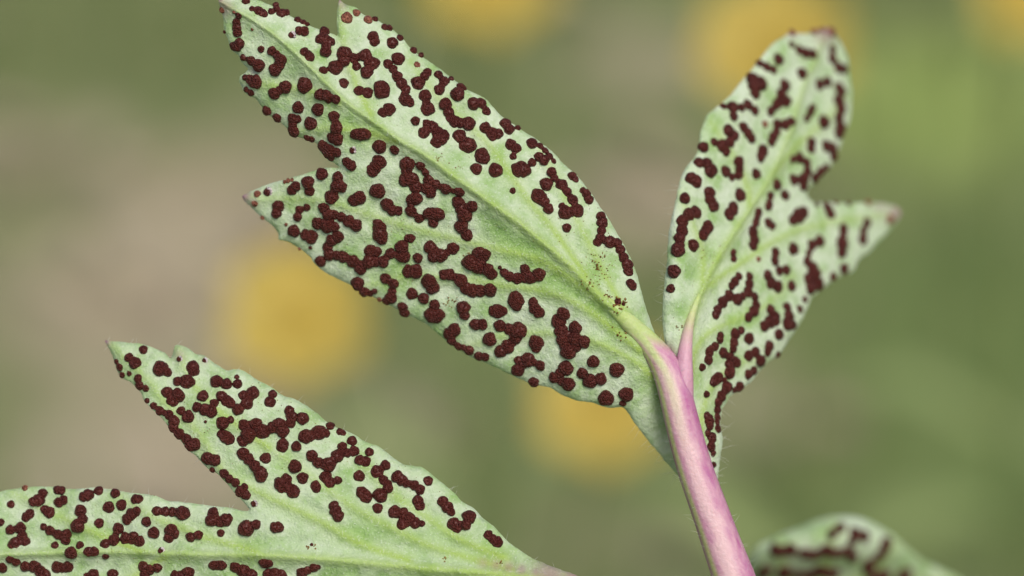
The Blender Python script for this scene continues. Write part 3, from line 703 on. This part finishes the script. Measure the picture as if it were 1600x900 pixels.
def edge_hairs(bl, ob, origin, n, sel=None, length=(.4, 1.0)):
    q = resample(np.array(bl.closed), 3.0)[:-1]; t = np.roll(q, -1, 0) - np.roll(q, 1, 0); t /= np.maximum(np.hypot(t[:, 0], t[:, 1])[:, None], 1e-6)
    nrm = np.stack([t[:, 1], -t[:, 0]], 1)
    R, Dd = [], []
    idx = [i for i in range(len(q)) if sel is None or sel(*q[i])]
    if not idx: return
    for i in RNG.choice(idx, min(n, len(idx)), replace=False):
        x, y = q[i]; dep = bl.depth(np.array([x]), np.array([y]))[0] + .08
        nn = nrm[i]
        if inside(np.array([x + nn[0] * 3]), np.array([y + nn[1] * 3]), bl.out)[0]: nn = -nn
        R.append(w3(x, y, dep)); d = nn[0] * RIGHT - nn[1] * UP + t[i][0] * RIGHT * random.uniform(-.9, .9) - t[i][1] * UP * random.uniform(-.9, .9) + FWD * random.uniform(-.5, .5)
        Dd.append(d)
    hairs('edge_hairs', R, Dd, length, ob, origin)

def dust(bl, ob, origin, spots):
    V, F = [], []
    for (cx, cy, sx, sy, n, r0, r1) in spots:
        for _ in range(n):
            x = random.gauss(cx, sx); y = random.gauss(cy, sy)
            if not inside(np.array([x]), np.array([y]), bl.out)[0]: continue
            c = w3(x, y, bl.top(np.array([x]), np.array([y]))[0]); r = random.uniform(r0, r1) * KPX * MM
            s = len(V)
            for v in ((1, 0, 0), (-1, 0, 0), (0, 1, 0), (0, -1, 0), (0, 0, 1), (0, 0, -1)):
                v = np.array(v) * r * RNG.uniform(.7, 1.3, 3); V.append(c + RIGHT * v[0] + UP * v[1] - FWD * (v[2] + .4 * r))
            F += [tuple(s + i for i in f) for f in ((0, 2, 4), (2, 1, 4), (1, 3, 4), (3, 0, 4), (2, 0, 5), (1, 2, 5), (3, 1, 5), (0, 3, 5))]
    if V:
        o = mesh_obj('spore_dust', V, F, M_DUST, ob, origin); o['kind'] = 'stuff'

# --- the leaf with the pink stalk
base1 = np.array([0.030, -0.045, 0.0])
leaf1 = thing('rusted_leaf', 'pink-stalked leaf with one sharp toothed blade and one narrower blade turning out of focus', 'leaf', base1, 'leaves spotted with brown rust')
big = build_blade(B_BIG, 'leaf_blade', leaf1, base1); big['label'] = 'long broad blade with sharp teeth and a pale midrib'
side = build_blade(B_SIDE, 'leaf_blade', leaf1, base1); side['label'] = 'narrower blade receding out of focus with one pointed side tooth'

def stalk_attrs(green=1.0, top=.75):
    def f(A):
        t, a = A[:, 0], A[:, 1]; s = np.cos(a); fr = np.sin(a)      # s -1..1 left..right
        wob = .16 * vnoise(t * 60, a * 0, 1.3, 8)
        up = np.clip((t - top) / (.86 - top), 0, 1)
        cen = np.exp(-((s + .05 + .12 * up + wob) / (.50 - .1 * up)) ** 2) * (fr > -.2)  # pale centre stripe: the stalk's own tone plus a highlight painted in
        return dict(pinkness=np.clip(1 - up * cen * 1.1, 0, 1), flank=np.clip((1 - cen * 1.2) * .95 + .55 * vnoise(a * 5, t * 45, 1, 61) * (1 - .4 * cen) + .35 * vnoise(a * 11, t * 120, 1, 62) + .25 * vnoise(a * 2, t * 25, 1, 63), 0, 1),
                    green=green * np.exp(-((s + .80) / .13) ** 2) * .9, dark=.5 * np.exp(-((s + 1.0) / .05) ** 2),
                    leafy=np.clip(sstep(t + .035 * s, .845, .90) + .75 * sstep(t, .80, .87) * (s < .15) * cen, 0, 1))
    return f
path = pts('1146,900 1131,860 1110,800 1088,740 1072,685 1061,640 1052,600 1041,570 1024,547 1004,525 984,505 962,484 940,463 918,443')
wid = np.array([33, 31, 29, 28, 27.5, 26.5, 26, 24, 19.5, 16.5, 14, 11, 7.5, 2.5])
pp = np.array(path); keep = np.concatenate([[0], np.cumsum(np.hypot(*np.diff(pp, axis=0).T))])
tt = np.linspace(0, keep[-1], 90)
def sm(a):
    for _ in range(25):
        b = a.copy(); b[1:-1] = (a[:-2] + 2 * a[1:-1] + a[2:]) / 4; a = b
    return a
px = sm(np.interp(tt, keep, pp[:, 0])); py = sm(np.interp(tt, keep, pp[:, 1])); rw = sm(np.interp(tt, keep, wid))
surf = B_BIG.depth(np.minimum(px, 1040), py)
f = sstep(py, 620, 520)
dep = (1 - f) * .35 + f * (surf + rw * KPX * np.interp(np.arange(90), [45, 89], [.10, .50]))
visible = w3(px, py, sm(dep))
t0 = visible[0] - visible[6]; t0 /= np.linalg.norm(t0)
low = bezier(base1 + np.array([0, 0, -.004]), base1 + np.array([0, 0, .07]), visible[0] + t0 * .05, visible[0], 70)[:-1]
r1 = np.concatenate([np.linspace(1.35, 33 * KPX, len(low)), rw * KPX]) * MM
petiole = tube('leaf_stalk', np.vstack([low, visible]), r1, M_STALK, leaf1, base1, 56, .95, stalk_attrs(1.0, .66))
petiole['label'] = 'smooth pink leaf stalk'
# branch that carries the narrower blade
bp = np.array(pts('1066,650 1069,610 1069,580 1070,552 1073,525 1078,500 1084,480 1093,460'))
bk = np.concatenate([[0], np.cumsum(np.hypot(*np.diff(bp, axis=0).T))]); tt = np.linspace(0, bk[-1], 50)
bx = sm(np.interp(tt, bk, bp[:, 0])); by = sm(np.interp(tt, bk, bp[:, 1])); br = np.interp(tt, [0, bk[-1] * .35, bk[-1] * .6, bk[-1]], [17, 14, 10, 3.5])
bd = (1 - sstep(by, 600, 510)) * .40 + sstep(by, 600, 510) * (B_SIDE.depth(bx, by) - .02)
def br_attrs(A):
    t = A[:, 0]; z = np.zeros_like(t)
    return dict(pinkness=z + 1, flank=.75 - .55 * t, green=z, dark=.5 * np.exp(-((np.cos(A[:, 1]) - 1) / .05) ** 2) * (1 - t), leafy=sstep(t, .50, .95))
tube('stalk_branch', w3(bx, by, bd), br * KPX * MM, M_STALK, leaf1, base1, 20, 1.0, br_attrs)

# --- the leaf lying below it
base2 = np.array([0.018, -0.038, 0.0])
leaf2 = thing('rusted_leaf', 'forked rust-spotted leaf lying low, its two lobes parted by a deep notch', 'leaf', base2, 'leaves spotted with brown rust')
lowb = build_blade(B_LOW, 'leaf_blade', leaf2, base2)
e0 = w3(880, 909, B_LOW.depth(np.array([880.]), np.array([909.]))[0] + .05); e1 = w3(960, 930, .6)
dirn = (e1 - e0) / np.linalg.norm(e1 - e0)
p2 = np.vstack([bezier(base2 + np.array([0, 0, -.004]), base2 + np.array([0, 0, .09]), e1 + dirn * .02, e1, 50)[:-1], np.linspace(e1, e0, 20)])
tube('leaf_stalk', p2, np.concatenate([np.linspace(1.1, .62, 49), np.linspace(.62, .22, 20)]) * MM, M_STALK, leaf2, base2, 18, 1, lambda A: dict(pinkness=A[:, 0] * 0 + 1, flank=A[:, 0] * 0 + .6, green=A[:, 0] * 0, dark=A[:, 0] * 0, leafy=A[:, 0] * 0))

# --- the leaf rising far out of focus
base3 = np.array([0.040, -0.028, 0.0])
leaf3 = thing('rusted_leaf', 'curled rust-spotted leaf strongly out of focus, only its arched top showing beside the pink stalk', 'leaf', base3, 'leaves spotted with brown rust')
backb = build_blade(B_BACK, 'leaf_blade', leaf3, base3, 6.0)
e0 = w3(1215, 940, B_BACK.depth(np.array([1215.]), np.array([940.]))[0] + .1); e1 = w3(1165, 985, 15)
p3 = np.vstack([bezier(base3 + np.array([0, 0, -.004]), base3 + np.array([0, 0, .08]), e1 + (e1 - e0) * 3, e1, 50)[:-1], np.linspace(e1, e0, 20)])
tube('leaf_stalk', p3, np.concatenate([np.linspace(1.1, .6, 49), np.linspace(.6, .2, 20)]) * MM, M_STALK, leaf3, base3, 18, 1, lambda A: dict(pinkness=A[:, 0] * 0 + 1, flank=A[:, 0] * 0 + .6, green=A[:, 0] * 0, dark=A[:, 0] * 0, leafy=A[:, 0] * 0))

build_pustules([(B_BIG, big, base1), (B_SIDE, side, base1), (B_LOW, lowb, base2), (B_BACK, backb, base3)])

# hairs on stalk and leaf edges
R, Dd = [], []
for _ in range(48):
    i = random.randint(0, 66); lr = random.choice((-1, 1)); a = random.uniform(-.6, .8)
    T = visible[i + 1] - visible[i]; T /= np.linalg.norm(T); sidev = np.cross(T, FWD); sidev /= np.linalg.norm(sidev)
    if sidev[0] < 0: sidev = -sidev
    d = lr * sidev * math.cos(a) - FWD * math.sin(a)
    R.append(visible[i] + d * rw[i] * KPX * MM * .96); Dd.append(d + T * random.uniform(-.2, 1.3))
hairs('stalk_hairs', R, Dd, (.2, .6), petiole, base1)
edge_hairs(B_BIG, big, base1, 26, lambda x, y: x > 980 and y > 640, (.5, 1.1))
edge_hairs(B_SIDE, side, base1, 40, lambda x, y: x < 1060 or (x > 1100 and y > 600), (.3, .8))
edge_hairs(B_LOW, lowb, base2, 34, lambda x, y: x > 160 and y < 900, (.2, .5))
dust(B_BIG, big, base1, [(935, 410, 14, 20, 60, .6, 1.3), (935, 415, 6, 6, 14, 1.2, 2.4), (970, 475, 7, 6, 22, 1.2, 2.8), (952, 462, 4, 4, 10, 1, 2), (920, 440, 8, 5, 16, .8, 1.8),
                         (690, 245, 8, 5, 12, .7, 1.6), (718, 262, 5, 3, 6, .7, 1.4), (900, 330, 25, 45, 80, .4, .9), (440, 60, 40, 30, 40, .4, .8), (970, 525, 9, 6, 10, 1.2, 2.5), (706, 472, 8, 4, 14, .8, 2), (735, 395, 5, 4, 8, .8, 1.8),
                         (640, 350, 120, 90, 220, .4, .9), (620, 120, 100, 60, 120, .35, .8)])
dust(B_LOW, lowb, base2, [(400, 655, 60, 40, 160, .4, 1.0), (696, 875, 3, 2, 6, 1, 2), (781, 880, 3, 2, 5, 1, 2), (487, 852, 4, 4, 10, .8, 2), (620, 740, 60, 40, 90, .4, .8), (160, 830, 90, 40, 90, .4, .9)])
dust(B_SIDE, side, base1, [(1110, 400, 14, 6, 14, .6, 1.2), (1080, 430, 25, 40, 50, .4, .8), (1060, 513, 4, 3, 6, 1, 2)])

# ------------------------------------------------------------------ yellow flowers behind
M_PETAL = plain('yellow_petal', (0.59, 0.465, 0.11), .5, .25, var=(0.54, 0.41, 0.085), scale=200, trans=.25)
M_STAMEN = plain('stamen', (0.74, 0.56, 0.11), .7, .2, scale=500)
M_GREEN = plain('flower_stalk', (0.20, 0.27, 0.09), .6, .25, var=(0.25, 0.30, 0.12), scale=120)

def flower(px, py, dist, w, label, tilt):
    ray = FWD * D + RIGHT * (px - 800) * KPX + UP * (450 - py) * KPX; ray /= np.linalg.norm(ray)
    head = CAMP + ray * (dist / np.dot(ray, FWD))
    foot = np.array([head[0] + random.uniform(-.012, .012), head[1] + random.uniform(.005, .03), 0.0])
    root = thing('yellow_flower', label, 'flower', foot, 'yellow flowers blurred in the background')
    ax = Vector((math.sin(tilt) * .5, -.62, .70)).normalized(); q = ax.to_track_quat('Z', 'Y')
    me = None
    for k in range(6):
        # broad cupped petal
        V, F = [], []; nu, nv = 9, 7
        for i in range(nu):
            u = i / (nu - 1); hw = .36 * w * math.sin(math.pi * min(1, .10 + u * .82)) ** .6 * (1.0 if u < .95 else .75)
            for j in range(nv):
                v = j / (nv - 1) * 2 - 1
                r = w * .5 * u * (1 - .06 * v * v * u)
                z = w * (.10 * u * u + .06 * v * v * u) + .0006 * math.sin(5 * v + k + u * 4)
                V.append((hw * v * (.25 + .75 * u ** .5) * .8, r + .0006, z))
        for i in range(nu - 1):
            for j in range(nv - 1): F.append((i * nv + j, i * nv + j + 1, (i + 1) * nv + j + 1, (i + 1) * nv + j))
        a = k * math.pi / 3 + random.uniform(-.1, .1)
        if me is None:
            o = mesh_obj('petal', V, F, M_PETAL, root); me = o.data
        else:
            o = bpy.data.objects.new('petal', me); COL.objects.link(o); o.parent = root
        o.location = Vector(head - foot); o.rotation_mode = 'QUATERNION'
        o.rotation_quaternion = q @ Vector((0, 0, 1)).rotation_difference(Vector((0, 0, 1))) @ Matrix.Rotation(a, 4, 'Z').to_quaternion() @ Matrix.Rotation(.08 * (k % 2), 4, 'X').to_quaternion()
    # boss of stamens
    V, F = [], []
    for s in range(46):
        rr = w * .17 * math.sqrt((s + .5) / 46); a = s * 2.39996; h = w * (.10 - .04 * (rr / (w * .17)))
        b = np.array([rr * .45 * math.cos(a), rr * .45 * math.sin(a), 0]); t = np.array([rr * math.cos(a), rr * math.sin(a), h]); n = len(V); e = .00022
        for c, sz in ((b, e), (t * .82 + b * .18, e), (t, e * 2.2), (t + np.array([0, 0, .0006]), e * 1.2)):
            for kk in range(4): V.append(c + sz * np.array([math.cos(kk * 1.571), math.sin(kk * 1.571), 0]))
        for l in range(3):
            for kk in range(4): F.append((n + l * 4 + kk, n + l * 4 + (kk + 1) % 4, n + l * 4 + 4 + (kk + 1) % 4, n + l * 4 + 4 + kk))
        F.append((n + 12, n + 13, n + 14, n + 15))
    o = mesh_obj('stamens', V, F, M_STAMEN, root); o['kind'] = 'stuff'
    o.location = Vector(head - foot); o.rotation_mode = 'QUATERNION'; o.rotation_quaternion = q
    axn = np.array(ax)
    P = bezier(foot + np.array([0, 0, -.004]), foot + np.array([0, 0, head[2] * .5]), head - axn * .02, head + axn * .0008, 30)
    tube('flower_stalk', P, np.linspace(.0009, .0006, 30), M_GREEN, root, foot, 10)
    # whorl of narrow leaves low on the stalk
    for k in range(3):
        a = k * 2.1 + random.uniform(0, 1); b = P[9]; V, F = [], []
        for i in range(7):
            u = i / 6; hw = .0042 * math.sin(math.pi * min(1, .06 + u * .92)) ; r = .026 * u; z = .010 * math.sin(u * 2.4)
            for v in (-1, 0, 1): V.append(b + np.array([math.cos(a) * r - math.sin(a) * hw * v, math.sin(a) * r + math.cos(a) * hw * v, z - .0012 * abs(v)]))
        for i in range(6):
            for j in range(2): F.append((i * 3 + j, i * 3 + j + 1, i * 3 + 4 + j, i * 3 + 3 + j))
        mesh_obj('stalk_leaf', V, F, M_GREEN, root, foot)

flower(468, 498, .315, .0165, 'yellow flower blurred in the gap between the long toothed blade and the low forked leaf', -.1)
flower(760, -32, .340, .0165, 'blurred yellow flower beyond the upper edge of the long toothed blade', .2)
flower(945, 630, .330, .0165, 'blurred yellow flower half hidden behind the long toothed blade, beside the pink stalk', .0)
flower(1214, 78, .315, .0170, 'blurred yellow flower right behind the rounded tip of the narrower blade', -.3)
flower(1612, -12, .345, .0160, 'blurred yellow flower standing alone, away from all the leaves', .3)
